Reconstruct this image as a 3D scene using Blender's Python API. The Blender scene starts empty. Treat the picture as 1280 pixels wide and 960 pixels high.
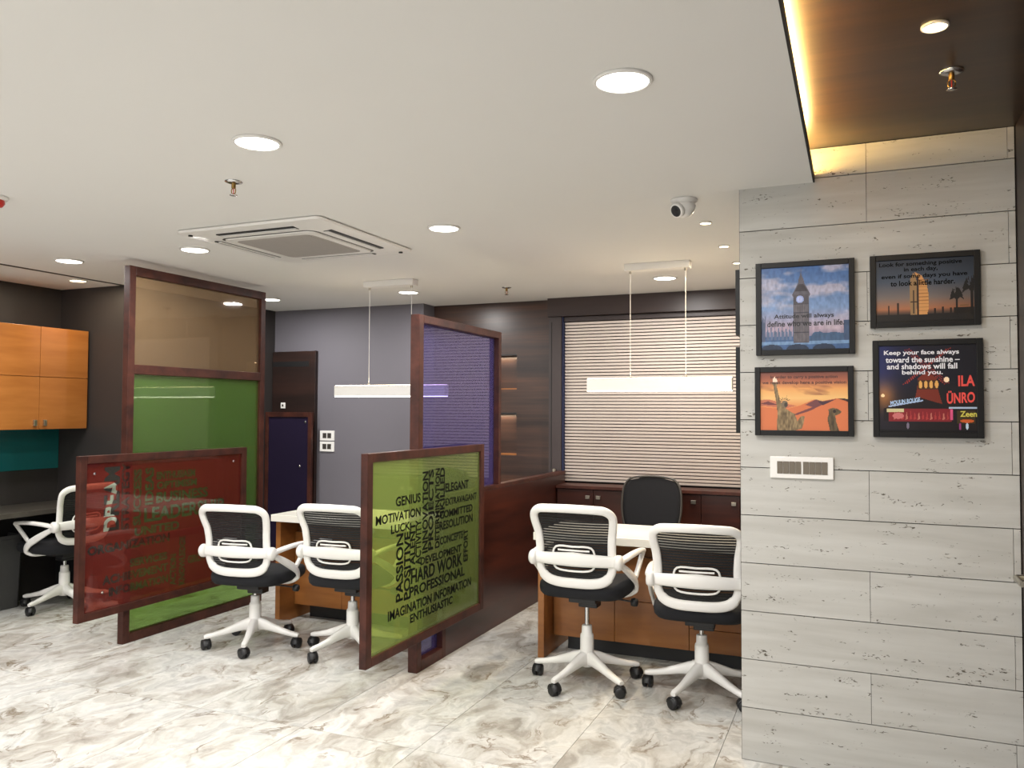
import bpy, math, random
import numpy as np
from mathutils import Vector, Matrix
random.seed(7)
PI = math.pi
sc = bpy.context.scene
C = sc.collection

# ------------------------------------------------------------------ camera
cam_d = bpy.data.cameras.new('camera'); cam = bpy.data.objects.new('camera', cam_d); C.objects.link(cam)
cam_d.sensor_width = 36.0; cam_d.lens = 36.0 * 1015 / 1280; cam_d.clip_start = .05
yaw, pit, rol = math.radians(23.0), math.radians(1.9), math.radians(.25)
fw = Vector((-math.sin(yaw) * math.cos(pit), math.cos(yaw) * math.cos(pit), math.sin(pit)))
rt = Vector((math.cos(yaw), math.sin(yaw), 0)); up = rt.cross(fw)
r2 = rt * math.cos(rol) + up * math.sin(rol); u2 = -rt * math.sin(rol) + up * math.cos(rol)
cam.matrix_world = Matrix(((r2.x, u2.x, -fw.x, 0), (r2.y, u2.y, -fw.y, 0), (r2.z, u2.z, -fw.z, 1.45), (0, 0, 0, 1)))
sc.camera = cam
# ------------------------------------------------------------------ world, exposure
w = bpy.data.worlds.new('world'); sc.world = w; w.use_nodes = True
w.node_tree.nodes['Background'].inputs[0].default_value = (.6, .7, .9, 1)
w.node_tree.nodes['Background'].inputs[1].default_value = .02
sc.view_settings.view_transform = 'Standard'; sc.view_settings.look = 'None'
sc.view_settings.gamma = 1; sc.view_settings.use_curve_mapping = False
sc.view_settings.exposure = 0.25
DOWN_W, SPOT_W, COVE_E, PEND_E = 14.5, 11.0, 120.0, 11.0
# soft fill light added behind the camera to brighten ceiling and walls
dl = bpy.data.lights.new('rear_fill', 'AREA'); dl.shape = 'RECTANGLE'; dl.size = 5.6; dl.size_y = 1.7; dl.energy = 50; dl.color = (.96, .98, 1)
dlo = bpy.data.objects.new('rear_fill', dl); C.objects.link(dlo); dlo.location = (-2.6, -2.52, 1.35); dlo.rotation_euler = (math.pi / 2, 0, 0)

CEIL = 2.40; YB = 6.5; YG = 6.3; YS = 3.55; XL = -5.84; XR = .56; ZW = 2.54; YN = -2.6

# ------------------------------------------------------------------ materials
def lin(c):
    return tuple(((v / 255) / 12.92 if v / 255 <= .04045 else ((v / 255 + .055) / 1.055) ** 2.4) for v in c) + (1,)
def newmat(name):
    m = bpy.data.materials.new(name); m.use_nodes = True
    nt = m.node_tree; return m, nt, nt.nodes['Principled BSDF']
def N(nt, t, **k):
    n = nt.nodes.new(t)
    for a, b in k.items():
        if a.startswith('i_'):
            n.inputs[int(a[2:]) if a[2:].isdigit() else a[2:]].default_value = b
        else: setattr(n, a, b)
    return n
def plain(name, c, rough=.5, metal=0, noise=.04, spec=.5, bump=0, nscale=30):
    m, nt, p = newmat(name); c = lin(c)
    tc = N(nt, 'ShaderNodeTexCoord'); nz = N(nt, 'ShaderNodeTexNoise'); nz.inputs['Scale'].default_value = nscale
    nt.links.new(tc.outputs['Object'], nz.inputs['Vector'])
    mx = N(nt, 'ShaderNodeMix', data_type='RGBA')
    mx.inputs[6].default_value = tuple(v * (1 - noise) for v in c[:3]) + (1,)
    mx.inputs[7].default_value = tuple(min(1, v * (1 + noise)) for v in c[:3]) + (1,)
    nt.links.new(nz.outputs['Fac'], mx.inputs[0]); nt.links.new(mx.outputs[2], p.inputs['Base Color'])
    p.inputs['Roughness'].default_value = rough; p.inputs['Metallic'].default_value = metal
    p.inputs['Specular IOR Level'].default_value = spec
    if bump:
        b = N(nt, 'ShaderNodeBump'); b.inputs['Strength'].default_value = bump; b.inputs['Distance'].default_value = .002
        nt.links.new(nz.outputs['Fac'], b.inputs['Height']); nt.links.new(b.outputs['Normal'], p.inputs['Normal'])
    return m
def wood(name, cols, scale=(1, 1, 1), rough=.35, bands=0, spec=.5, coord='Object'):
    """grain runs along the axis with the smallest scale"""
    m, nt, p = newmat(name)
    tc = N(nt, 'ShaderNodeTexCoord'); mp = N(nt, 'ShaderNodeMapping'); mp.inputs['Scale'].default_value = scale
    nt.links.new(tc.outputs[coord], mp.inputs['Vector'])
    n1 = N(nt, 'ShaderNodeTexNoise'); n1.inputs['Scale'].default_value = 1; n1.inputs['Detail'].default_value = 6; n1.inputs['Distortion'].default_value = .35
    nt.links.new(mp.outputs[0], n1.inputs['Vector'])
    n2 = N(nt, 'ShaderNodeTexNoise'); n2.inputs['Scale'].default_value = 4.5; n2.inputs['Detail'].default_value = 3
    nt.links.new(mp.outputs[0], n2.inputs['Vector'])
    ad = N(nt, 'ShaderNodeMath', operation='MULTIPLY_ADD'); ad.inputs[1].default_value = .3
    nt.links.new(n2.outputs['Fac'], ad.inputs[0]); nt.links.new(n1.outputs['Fac'], ad.inputs[2])
    cr = N(nt, 'ShaderNodeValToRGB'); e = cr.color_ramp.elements
    e[0].position = .42; e[0].color = lin(cols[0]); e[1].position = .88; e[1].color = lin(cols[-1])
    for i, cc in enumerate(cols[1:-1]):
        x = e.new(.42 + .46 * (i + 1) / (len(cols) - 1)); x.color = lin(cc)
    nt.links.new(ad.outputs[0], cr.inputs[0]); nt.links.new(cr.outputs[0], p.inputs['Base Color'])
    p.inputs['Roughness'].default_value = rough; p.inputs['Specular IOR Level'].default_value = spec
    return m
def filmmat(name, tint, bodycol, body, ior=1.5, gl=.04):
    m, nt, p = newmat(name); nt.nodes.remove(p); out = nt.nodes['Material Output']
    tr = N(nt, 'ShaderNodeBsdfTransparent'); tr.inputs['Color'].default_value = lin(tint)
    df = N(nt, 'ShaderNodeBsdfDiffuse'); df.inputs['Color'].default_value = lin(bodycol)
    tl = N(nt, 'ShaderNodeBsdfTranslucent'); tl.inputs['Color'].default_value = lin(bodycol)
    g = N(nt, 'ShaderNodeBsdfGlossy'); g.inputs['Roughness'].default_value = gl
    a = N(nt, 'ShaderNodeMixShader'); a.inputs[0].default_value = .5; b = N(nt, 'ShaderNodeMixShader'); b.inputs[0].default_value = body; c = N(nt, 'ShaderNodeMixShader')
    fr = N(nt, 'ShaderNodeFresnel'); ge = N(nt, 'ShaderNodeNewGeometry'); ma = N(nt, 'ShaderNodeMath', operation='MULTIPLY_ADD')
    # same reflectance on entering and leaving the thin pane
    ma.inputs[1].default_value = 1 / ior - ior; ma.inputs[2].default_value = ior; nt.links.new(ge.outputs['Backfacing'], ma.inputs[0]); nt.links.new(ma.outputs[0], fr.inputs['IOR'])
    nt.links.new(df.outputs[0], a.inputs[1]); nt.links.new(tl.outputs[0], a.inputs[2]); nt.links.new(tr.outputs[0], b.inputs[1]); nt.links.new(a.outputs[0], b.inputs[2])
    nt.links.new(fr.outputs[0], c.inputs[0]); nt.links.new(b.outputs[0], c.inputs[1]); nt.links.new(g.outputs[0], c.inputs[2]); nt.links.new(c.outputs[0], out.inputs['Surface'])
    return m
def emit(name, c, s):
    m, nt, p = newmat(name)
    p.inputs['Base Color'].default_value = lin(c); p.inputs['Emission Color'].default_value = lin(c); p.inputs['Emission Strength'].default_value = s
    return m

def marble():
    m, nt, p = newmat('marbled floor tile')
    tc = N(nt, 'ShaderNodeTexCoord'); oi = N(nt, 'ShaderNodeObjectInfo')
    off = N(nt, 'ShaderNodeVectorMath', operation='MULTIPLY_ADD')
    off.inputs[1].default_value = (17.3, 9.1, 5.7)
    cmb = N(nt, 'ShaderNodeCombineXYZ')
    for k in range(3): nt.links.new(oi.outputs['Random'], cmb.inputs[k])
    nt.links.new(cmb.outputs[0], off.inputs[0]); nt.links.new(tc.outputs['Object'], off.inputs[2])
    mp = N(nt, 'ShaderNodeMapping'); mp.inputs['Scale'].default_value = (2.5, 1.7, 1); mp.inputs['Rotation'].default_value = (0, 0, .35)
    nt.links.new(off.outputs[0], mp.inputs['Vector'])
    # warp
    wn = N(nt, 'ShaderNodeTexNoise'); wn.inputs['Scale'].default_value = 1.4; wn.inputs['Detail'].default_value = 5
    nt.links.new(mp.outputs[0], wn.inputs['Vector'])
    wv = N(nt, 'ShaderNodeVectorMath', operation='MULTIPLY_ADD'); wv.inputs[1].default_value = (1.1, 1.1, 0)
    nt.links.new(wn.outputs['Color'], wv.inputs[0]); nt.links.new(mp.outputs[0], wv.inputs[2])
    big = N(nt, 'ShaderNodeTexNoise'); big.inputs['Scale'].default_value = 1.9; big.inputs['Detail'].default_value = 7; big.inputs['Roughness'].default_value = .62
    nt.links.new(wv.outputs[0], big.inputs['Vector'])
    cr = N(nt, 'ShaderNodeValToRGB'); e = cr.color_ramp.elements
    e[0].position = .28; e[0].color = lin((150, 145, 136)); e[1].position = .72; e[1].color = lin((228, 228, 225))
    for pos, c in ((.37, (178, 173, 164)), (.45, (200, 197, 190)), (.54, (218, 217, 212)), (.61, (196, 195, 191))):
        x = e.new(pos); x.color = lin(c)
    nt.links.new(big.outputs['Fac'], cr.inputs[0])
    # ridged veins
    v1 = N(nt, 'ShaderNodeTexNoise'); v1.inputs['Scale'].default_value = 1.25; v1.inputs['Detail'].default_value = 8; v1.inputs['Roughness'].default_value = .55; v1.inputs['Distortion'].default_value = .5
    nt.links.new(wv.outputs[0], v1.inputs['Vector'])
    s = N(nt, 'ShaderNodeMath', operation='SUBTRACT'); s.inputs[1].default_value = .5; nt.links.new(v1.outputs['Fac'], s.inputs[0])
    a = N(nt, 'ShaderNodeMath', operation='ABSOLUTE'); nt.links.new(s.outputs[0], a.inputs[0])
    mr = N(nt, 'ShaderNodeMapRange'); mr.inputs[1].default_value = 0; mr.inputs[2].default_value = .022; mr.inputs[3].default_value = 1; mr.inputs[4].default_value = 0
    nt.links.new(a.outputs[0], mr.inputs[0])
    vm = N(nt, 'ShaderNodeTexNoise'); vm.inputs['Scale'].default_value = 2.6; vm.inputs['Detail'].default_value = 3
    nt.links.new(mp.outputs[0], vm.inputs['Vector'])
    vr = N(nt, 'ShaderNodeMapRange'); vr.inputs[1].default_value = .46; vr.inputs[2].default_value = .62; nt.links.new(vm.outputs['Fac'], vr.inputs[0])
    mu = N(nt, 'ShaderNodeMath', operation='MULTIPLY'); nt.links.new(mr.outputs[0], mu.inputs[0]); nt.links.new(vr.outputs[0], mu.inputs[1])
    mu2 = N(nt, 'ShaderNodeMath', operation='MULTIPLY'); mu2.inputs[1].default_value = .8; nt.links.new(mu.outputs[0], mu2.inputs[0])
    mx = N(nt, 'ShaderNodeMix', data_type='RGBA'); mx.inputs[7].default_value = lin((122, 104, 80))
    nt.links.new(mu2.outputs[0], mx.inputs[0]); nt.links.new(cr.outputs[0], mx.inputs[6])
    # fine crackle
    fn = N(nt, 'ShaderNodeTexNoise'); fn.inputs['Scale'].default_value = 9; fn.inputs['Detail'].default_value = 6
    nt.links.new(wv.outputs[0], fn.inputs['Vector'])
    fr = N(nt, 'ShaderNodeMapRange'); fr.inputs[1].default_value = .3; fr.inputs[2].default_value = .7; fr.inputs[3].default_value = .86; fr.inputs[4].default_value = 1.06
    nt.links.new(fn.outputs['Fac'], fr.inputs[0])
    ml = N(nt, 'ShaderNodeMix', data_type='RGBA', blend_type='MULTIPLY'); ml.inputs[0].default_value = 1; fr.inputs[3].default_value = .78; fr.inputs[4].default_value = 1.0
    nt.links.new(mx.outputs[2], ml.inputs[6]); nt.links.new(fr.outputs[0], ml.inputs[7])
    nt.links.new(ml.outputs[2], p.inputs['Base Color'])
    p.inputs['Roughness'].default_value = .22; p.inputs['Specular IOR Level'].default_value = .45
    return m

def travertine():
    m, nt, p = newmat('pale travertine plank')
    tc = N(nt, 'ShaderNodeTexCoord'); oi = N(nt, 'ShaderNodeObjectInfo')
    off = N(nt, 'ShaderNodeVectorMath', operation='MULTIPLY_ADD'); off.inputs[1].default_value = (13, 7, 5)
    cmb = N(nt, 'ShaderNodeCombineXYZ')
    for k in range(3): nt.links.new(oi.outputs['Random'], cmb.inputs[k])
    nt.links.new(cmb.outputs[0], off.inputs[0]); nt.links.new(tc.outputs['Object'], off.inputs[2])
    mp = N(nt, 'ShaderNodeMapping'); mp.inputs['Scale'].default_value = (1.6, 1, 16)
    nt.links.new(off.outputs[0], mp.inputs['Vector'])
    n = N(nt, 'ShaderNodeTexNoise'); n.inputs['Scale'].default_value = 1.2; n.inputs['Detail'].default_value = 7; n.inputs['Distortion'].default_value = .4
    nt.links.new(mp.outputs[0], n.inputs['Vector'])
    cr = N(nt, 'ShaderNodeValToRGB'); e = cr.color_ramp.elements
    e[0].position = .3; e[0].color = lin((178, 176, 170)); e[1].position = .7; e[1].color = lin((195, 194, 189))
    nt.links.new(n.outputs['Fac'], cr.inputs[0])
    # pits: small elongated holes, in clusters
    mp2 = N(nt, 'ShaderNodeMapping'); mp2.inputs['Scale'].default_value = (55, 1, 150)
    nt.links.new(off.outputs[0], mp2.inputs['Vector'])
    n2 = N(nt, 'ShaderNodeTexNoise'); n2.inputs['Scale'].default_value = 1; n2.inputs['Detail'].default_value = 2.5; n2.inputs['Distortion'].default_value = .8
    nt.links.new(mp2.outputs[0], n2.inputs['Vector'])
    mp3 = N(nt, 'ShaderNodeMapping'); mp3.inputs['Scale'].default_value = (7, 1, 26)
    nt.links.new(off.outputs[0], mp3.inputs['Vector'])
    n3 = N(nt, 'ShaderNodeTexNoise'); n3.inputs['Scale'].default_value = 1; n3.inputs['Detail'].default_value = 2
    nt.links.new(mp3.outputs[0], n3.inputs['Vector'])
    r2_ = N(nt, 'ShaderNodeMapRange'); r2_.inputs[1].default_value = .48; r2_.inputs[2].default_value = .72; r2_.inputs[3].default_value = 0; r2_.inputs[4].default_value = .19
    nt.links.new(n3.outputs['Fac'], r2_.inputs[0])
    ad = N(nt, 'ShaderNodeMath', operation='ADD'); nt.links.new(n2.outputs['Fac'], ad.inputs[0]); nt.links.new(r2_.outputs[0], ad.inputs[1])
    r3 = N(nt, 'ShaderNodeMapRange'); r3.inputs[1].default_value = .735; r3.inputs[2].default_value = .80; nt.links.new(ad.outputs[0], r3.inputs[0])
    mx = N(nt, 'ShaderNodeMix', data_type='RGBA'); mx.inputs[7].default_value = lin((92, 86, 76))
    nt.links.new(r3.outputs[0], mx.inputs[0]); nt.links.new(cr.outputs[0], mx.inputs[6])
    nt.links.new(mx.outputs[2], p.inputs['Base Color'])
    b = N(nt, 'ShaderNodeBump'); b.invert = True; b.inputs['Strength'].default_value = .4; b.inputs['Distance'].default_value = .002
    nt.links.new(r3.outputs[0], b.inputs['Height']); nt.links.new(b.outputs['Normal'], p.inputs['Normal'])
    p.inputs['Roughness'].default_value = .55; p.inputs['Specular IOR Level'].default_value = .3
    return m

def netting():
    m, nt, p = newmat('black chair netting')
    out = nt.nodes['Material Output']
    p.inputs['Base Color'].default_value = lin((15, 15, 16)); p.inputs['Roughness'].default_value = .8
    tc = N(nt, 'ShaderNodeTexCoord'); sx = N(nt, 'ShaderNodeSeparateXYZ'); nt.links.new(tc.outputs['Object'], sx.inputs[0])
    mu = N(nt, 'ShaderNodeMath', operation='MULTIPLY'); mu.inputs[1].default_value = 1 / .014; nt.links.new(sx.outputs[2], mu.inputs[0])
    fr = N(nt, 'ShaderNodeMath', operation='FRACT'); nt.links.new(mu.outputs[0], fr.inputs[0])
    gt = N(nt, 'ShaderNodeMath', operation='GREATER_THAN'); gt.inputs[1].default_value = .62; nt.links.new(fr.outputs[0], gt.inputs[0])
    sc_ = N(nt, 'ShaderNodeMath', operation='MULTIPLY_ADD'); sc_.inputs[1].default_value = -.24; sc_.inputs[2].default_value = 1.0; nt.links.new(gt.outputs[0], sc_.inputs[0])
    tr = N(nt, 'ShaderNodeBsdfTransparent'); ms = N(nt, 'ShaderNodeMixShader')
    nt.links.new(sc_.outputs[0], ms.inputs[0]); nt.links.new(tr.outputs[0], ms.inputs[1]); nt.links.new(p.outputs[0], ms.inputs[2])
    nt.links.new(ms.outputs[0], out.inputs['Surface'])
    return m

M = {}
M['ceiling'] = plain('white ceiling paint', (228, 227, 224), .8, noise=.01, nscale=3)
M['grey'] = plain('grey violet wall paint', (104, 101, 108), .65, noise=.03, nscale=2)
M['dark'] = plain('dark charcoal laminate', (46, 42, 41), .5, noise=.08, nscale=4)
M['black_panel'] = plain('black laminate', (26, 26, 27), .4)
M['rear'] = plain('pale wall paint', (190, 186, 178), .7, noise=.02)
M['tile'] = marble(); M['grout'] = plain('pale grout', (200, 196, 188), .8)
M['stone'] = travertine(); M['joint'] = plain('black wall joint', (34, 30, 27), .8)
M['frame'] = wood('red brown frame wood', [(44, 22, 17), (66, 34, 26), (80, 43, 33)], (9, 9, 9), .45, spec=.3)
M['lowwall'] = wood('dark mahogany laminate', [(42, 21, 17), (58, 28, 21), (76, 36, 25)], (1, .9, 12), .3)
M['walnut'] = wood('dark walnut veneer with horizontal grain', [(36, 25, 23), (52, 37, 32), (66, 46, 38), (88, 58, 44)], (.5, 1, 12), .32)
M['fascia'] = wood('dark brown fascia', [(44, 30, 27), (58, 41, 37)], (.6, 1, 10), .4)
M['woodceil'] = wood('dark glossy ceiling veneer', [(30, 21, 13), (46, 32, 20), (62, 43, 26)], (.7, 12, 1), .28)
M['desk'] = wood('honey brown desk veneer', [(128, 78, 36), (146, 92, 44), (160, 104, 54)], (1.4, 1.4, 9), .35)
M['orange'] = wood('orange cabinet veneer', [(146, 88, 38), (160, 100, 46), (172, 110, 54)], (1, 1.2, 10), .3)
M['doorwood'] = wood('very dark door wood', [(26, 16, 13), (38, 23, 19), (48, 29, 23)], (1, 1, 10), .4)
M['white'] = plain('white plastic', (232, 230, 226), .35, noise=.01)
M['desktop'] = plain('glossy white desktop', (240, 237, 226), .25, noise=.01)
M['black'] = plain('black plastic', (24, 24, 26), .45)
M['fabric'] = plain('black seat fabric', (17, 18, 23), .9, noise=.25, bump=.3, nscale=220)
M['chrome'] = plain('chrome', (200, 200, 200), .18, 1)
M['steel'] = plain('brushed steel', (190, 184, 170), .3, 1)
M['net'] = netting()
M['slat'] = plain('beige blind slat', (226, 214, 206), .5, noise=.03)
M['blindback'] = plain('dim blind backing', (90, 80, 78), .8)
M['blue'] = plain('dark blue edge', (30, 40, 78), .5)
M['jamb'] = plain('dark grey brown jamb', (62, 52, 52), .45, noise=.05)
M['teal'] = plain('teal back painted glass', (24, 96, 98), .12, noise=.02)
M['counter'] = plain('dark grey worktop', (72, 68, 62), .3, noise=.1)
M['bin'] = plain('dark grey plastic bin', (66, 66, 66), .5)
M['disc'] = emit('lit lamp diffuser', (255, 252, 244), 9)
M['warmdisc'] = emit('lit warm lamp diffuser', (255, 226, 180), 9)
M['pend'] = emit('lit pendant diffuser', (255, 247, 232), PEND_E)
M['pend_up'] = emit('warm upward pendant diffuser', (255, 232, 196), 11)
M['cove'] = emit('warm cove strip', (255, 208, 128), COVE_E)
M['red_film'] = filmmat('red film', (214, 112, 100), (172, 74, 66), .34)
M['green_low'] = filmmat('green glass', (200, 224, 164), (142, 180, 112), .19)
M['green_film'] = filmmat('yellow green glass', (230, 236, 172), (170, 194, 126), .30, 1.45)
M['bronze'] = filmmat('bronze tinted glass', (216, 198, 176), (172, 152, 124), .28)
M['purple'] = filmmat('violet tinted glass', (186, 180, 226), (122, 116, 178), .24, 1.75)
M['clear'] = filmmat('clear glass', (236, 244, 238), (200, 205, 200), .02)
M['purple_dark'] = plain('dark violet back painted glass', (34, 27, 48), .12)
M['ink'] = plain('black lettering', (12, 12, 11), .8, spec=.1)
M['whiteink'] = plain('white lettering', (226, 226, 232), .5)
M['redplastic'] = plain('red plastic', (190, 40, 30), .3)
M['grille'] = plain('grey air grille', (168, 162, 156), .6)
M['socket'] = plain('dark socket insert', (60, 56, 52), .4)
M['switch'] = plain('bronze grey rocker', (106, 96, 82), .35)
M['brass'] = plain('brass', (150, 120, 70), .3, 1)
M['blackframe'] = plain('black picture frame', (15, 14, 14), .45, spec=.3)

# ------------------------------------------------------------------ mesh helpers
class MB:
    def __init__(s): s.v = []; s.f = []; s.sm = []
    def add(s, vs, fs, smooth=False):
        o = len(s.v); s.v += [tuple(v) for v in vs]; s.f += [tuple(i + o for i in f) for f in fs]; s.sm += [smooth] * len(fs); return s
    def box(s, x0, x1, y0, y1, z0, z1):
        vs = [(x, y, z) for z in (z0, z1) for y in (y0, y1) for x in (x0, x1)]
        return s.add(vs, [(0, 2, 3, 1), (4, 5, 7, 6), (0, 1, 5, 4), (2, 6, 7, 3), (0, 4, 6, 2), (1, 3, 7, 5)])
    def rings(s, R, closed=False, cap=True, smooth=True):
        n = len(R[0]); vs = [p for r in R for p in r]; fs = []; m = len(R)
        for i in range(m if closed else m - 1):
            for j in range(n):
                a = i * n + j; b = i * n + (j + 1) % n; c = ((i + 1) % m) * n + (j + 1) % n; d = ((i + 1) % m) * n + j
                fs.append((a, b, c, d))
        s.add(vs, fs, smooth)
        if cap and not closed:
            o = len(s.v)
            s.add(R[0], [tuple(reversed(range(n)))]); s.add(R[-1], [tuple(range(n))])
        return s
    def lathe(s, prof, seg=20, c=(0, 0, 0), axis='z', smooth=True):
        R = []
        for r, h in prof:
            ring = []
            for k in range(seg):
                a = 2 * PI * k / seg; u, v = r * math.cos(a), r * math.sin(a)
                if axis == 'z': p = (u, v, h)
                elif axis == 'x': p = (h, u, v)
                else: p = (v, h, u)
                ring.append((p[0] + c[0], p[1] + c[1], p[2] + c[2]))
            R.append(ring)
        return s.rings(R, smooth=smooth)
    def sweep(s, path, wh, side, closed=False, n=10, ex=.75):
        P = [Vector(p) for p in path]; R = []; m = len(P); side = Vector(side)
        for i, p in enumerate(P):
            a = P[(i - 1) % m] if (closed or i) else P[0]; b = P[(i + 1) % m] if (closed or i < m - 1) else P[-1]
            t = (b - a).normalized()
            sd = side - t * side.dot(t)
            sd.normalize(); o = t.cross(sd)
            w_, h_ = wh[i] if isinstance(wh, list) else wh
            ring = []
            for k in range(n):
                q = 2 * PI * k / n; cx, cy = math.cos(q), math.sin(q)
                cx = math.copysign(abs(cx) ** ex, cx); cy = math.copysign(abs(cy) ** ex, cy)
                ring.append(tuple(p + sd * (cx * w_ / 2) + o * (cy * h_ / 2)))
            R.append(ring)
        return s.rings(R, closed=closed)
    def obj(s, name, mat, parent=None, bev=0, loc=None, label=None, stuff=False):
        me = bpy.data.meshes.new(name); me.from_pydata(s.v, [], s.f)
        me.polygons.foreach_set('use_smooth', s.sm); me.update()
        me.materials.append(M[mat] if isinstance(mat, str) else mat)
        o = bpy.data.objects.new(name, me); C.objects.link(o)
        if parent: o.parent = parent
        if loc: o.location = loc
        if bev:
            b = o.modifiers.new('bevel', 'BEVEL'); b.width = bev; b.segments = 2; b.limit_method = 'ANGLE'
        if label: o['label'] = label
        if stuff: o['kind'] = 'stuff'
        return o
def box(name, mat, x0, x1, y0, y1, z0, z1, parent=None, bev=0, label=None):
    return MB().box(x0, x1, y0, y1, z0, z1).obj(name, mat, parent, bev, label=label)
def thing(name, label, cat, loc=(0, 0, 0), rz=0, group=None):
    o = bpy.data.objects.new(name, None); C.objects.link(o); o.location = loc; o.rotation_euler = (0, 0, rz)
    o.empty_display_size = .1; o['label'] = label; o['category'] = cat
    if group: o['group'] = group
    return o
def struct(o): o['kind'] = 'structure'; return o
def sbox(name, mat, *a, **k): return struct(box(name, mat, *a, **k))
def copy_tree(o, parent=None):
    c = o.copy(); C.objects.link(c)
    if parent is not None: c.parent = parent
    for ch in [q for q in bpy.data.objects if q.parent == o]: copy_tree(ch, c)
    return c
def crom(pts, n=6, closed=False):
    P = [Vector(p) for p in pts]; out = []; m = len(P)
    for i in range(m if closed else m - 1):
        p0 = P[(i - 1) % m] if closed or i else P[0]; p1 = P[i]; p2 = P[(i + 1) % m]; p3 = P[(i + 2) % m] if closed or i < m - 2 else P[-1]
        for k in range(n):
            t = k / n
            out.append(.5 * ((2 * p1) + (p2 - p0) * t + (2 * p0 - 5 * p1 + 4 * p2 - p3) * t * t + (3 * p1 - p0 - 3 * p2 + p3) * t ** 3))
    if not closed: out.append(P[-1])
    return out

# ------------------------------------------------------------------ lettering
def text_curve(s, bold=.0):
    cu = bpy.data.curves.new('text', 'FONT'); cu.body = s; cu.size = 1; cu.offset = bold; cu.resolution_u = 3; cu.fill_mode = 'BOTH'
    o = bpy.data.objects.new('text', cu); C.objects.link(o); return o
def text_verts(s, bold=.02):
    o = text_curve(s, bold); bpy.context.view_layer.update()
    dg = bpy.context.evaluated_depsgraph_get(); me = bpy.data.meshes.new_from_object(o.evaluated_get(dg))
    vs = [tuple(v.co) for v in me.vertices]; fs = [tuple(p.vertices) for p in me.polygons]
    bpy.data.objects.remove(o); bpy.data.meshes.remove(me)
    return vs, fs
def word_mesh(mb, s, fit, bold=.02):
    """fit maps (u, v) in 0..1 to a point"""
    vs, fs = text_verts(s, bold)
    xs = [v[0] for v in vs]; ys = [v[1] for v in vs]
    x0, x1, y0, y1 = min(xs), max(xs), min(ys), max(ys)
    mb.add([fit((v[0] - x0) / (x1 - x0), (v[1] - y0) / (y1 - y0)) for v in vs], fs)

# ================================================================== SETTING
# floor with tiles
fl = struct(MB().box(XL - .1, 1.4, YN - .1, YB + .1, -.06, -.012).obj('floor', 'grout'))
tm = MB().box(.0012, .5988, .0012, 1.1988, -.012, 0)
tme = None
x = -4.15 - .6 * 3
while x < 1.4:
    y = 3.09 - 1.2 * 5
    while y < YB:
        if tme is None:
            t0 = tm.obj('tile', 'tile', fl, loc=(x, y, 0)); tme = t0.data
        else:
            t = bpy.data.objects.new('tile', tme); C.objects.link(t); t.parent = fl; t.location = (x, y, 0)
        y += 1.2
    x += .6
# ceilings
XE = -.154
sbox('ceiling', 'ceiling', -5.15, XE, YN, YS, CEIL, CEIL + .025)
cb = sbox('ceiling', 'ceiling', -5.15, 1.4, YS + .262, YB, CEIL, CEIL + .14)
sbox('ceiling', 'ceiling', -5.15, -.456, YS + .0005, YS + .2615, CEIL, CEIL + .14)
sbox('ceiling', 'ceiling', XL, -5.19, YN, 4.54, CEIL, CEIL + .14)
sbox('trim_1', 'black_panel', -5.1895, -5.1505, YN, 4.54, CEIL - .002, CEIL + .14)
sbox('trim_2', 'joint', XE - .004, XE + .002, YN, YS - .002, CEIL - .001, CEIL + .032)
wc = sbox('ceiling', 'woodceil', -.75, XR + .1, YN, YS, ZW, ZW + .03)
sbox('ceiling', 'ceiling', -5.15, -.75, YN, YS, CEIL + .026, CEIL + .14)
# walls
sbox('wall_left', 'dark', XL - .1, XL, YN, 4.54, 0, CEIL)
sbox('wall_alcove', 'dark', XL - .1, -5.16, 4.54, 4.62, 0, CEIL + .1)
sbox('wall_alcove_side', 'dark', -5.24, -5.16, 4.62, YG, 0, CEIL + .1)
sbox('wall_grey', 'grey', -5.24, -3.53, YG, YB, 0, CEIL + .1)
sbox('wall_rear', 'rear', XL - .1, 1.4, YN - .1, YN, 0, ZW + .03)
sbox('wall_far_right', 'rear', 1.3, 1.4, YS + .3, YB, 0, CEIL)
# walnut wall with two niches
NX0, NX1 = -3.02, -2.714
nz = [(1.066, 1.435), (1.636, 1.945)]
wb = MB()
wb.box(-3.53, NX0, YB, YB + .12, 0, CEIL + .1).box(NX1, -2.39, YB, YB + .12, 0, CEIL + .1)
for a, b in ((0, nz[0][0]), (nz[0][1], nz[1][0]), (nz[1][1], CEIL + .1)): wb.box(NX0, NX1, YB, YB + .12, a, b)
wb.box(NX0 - .02, NX1 + .02, YB + .1, YB + .13, .9, 2.1)
wb.box(-2.39, 1.4, YB + .06, YB + .12, 0, CEIL + .1)
wlw = struct(wb.obj('wall_walnut', 'walnut'))
for a, b in nz:
    n_ = MB().box(NX0, NX1, YB + .005, YB + .1, a, a + .012).obj('shelf', 'desk', wlw)
    MB().box(NX0, NX1, YB - .003, YB + .1, b - .012, b).obj('shelf', 'black_panel', wlw)
    ld = bpy.data.lights.new('niche_lamp', 'AREA'); ld.shape = 'RECTANGLE'; ld.size = .2; ld.size_y = .03; ld.energy = 1.1; ld.color = (1, .75, .5)
    lo = bpy.data.objects.new('niche_lamp', ld); C.objects.link(lo); lo.location = ((NX0 + NX1) / 2, YB + .05, b - .02)
sbox('trim_3', 'fascia', -2.395, 1.3, 6.40, YB + .06, 2.245, CEIL)
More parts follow.
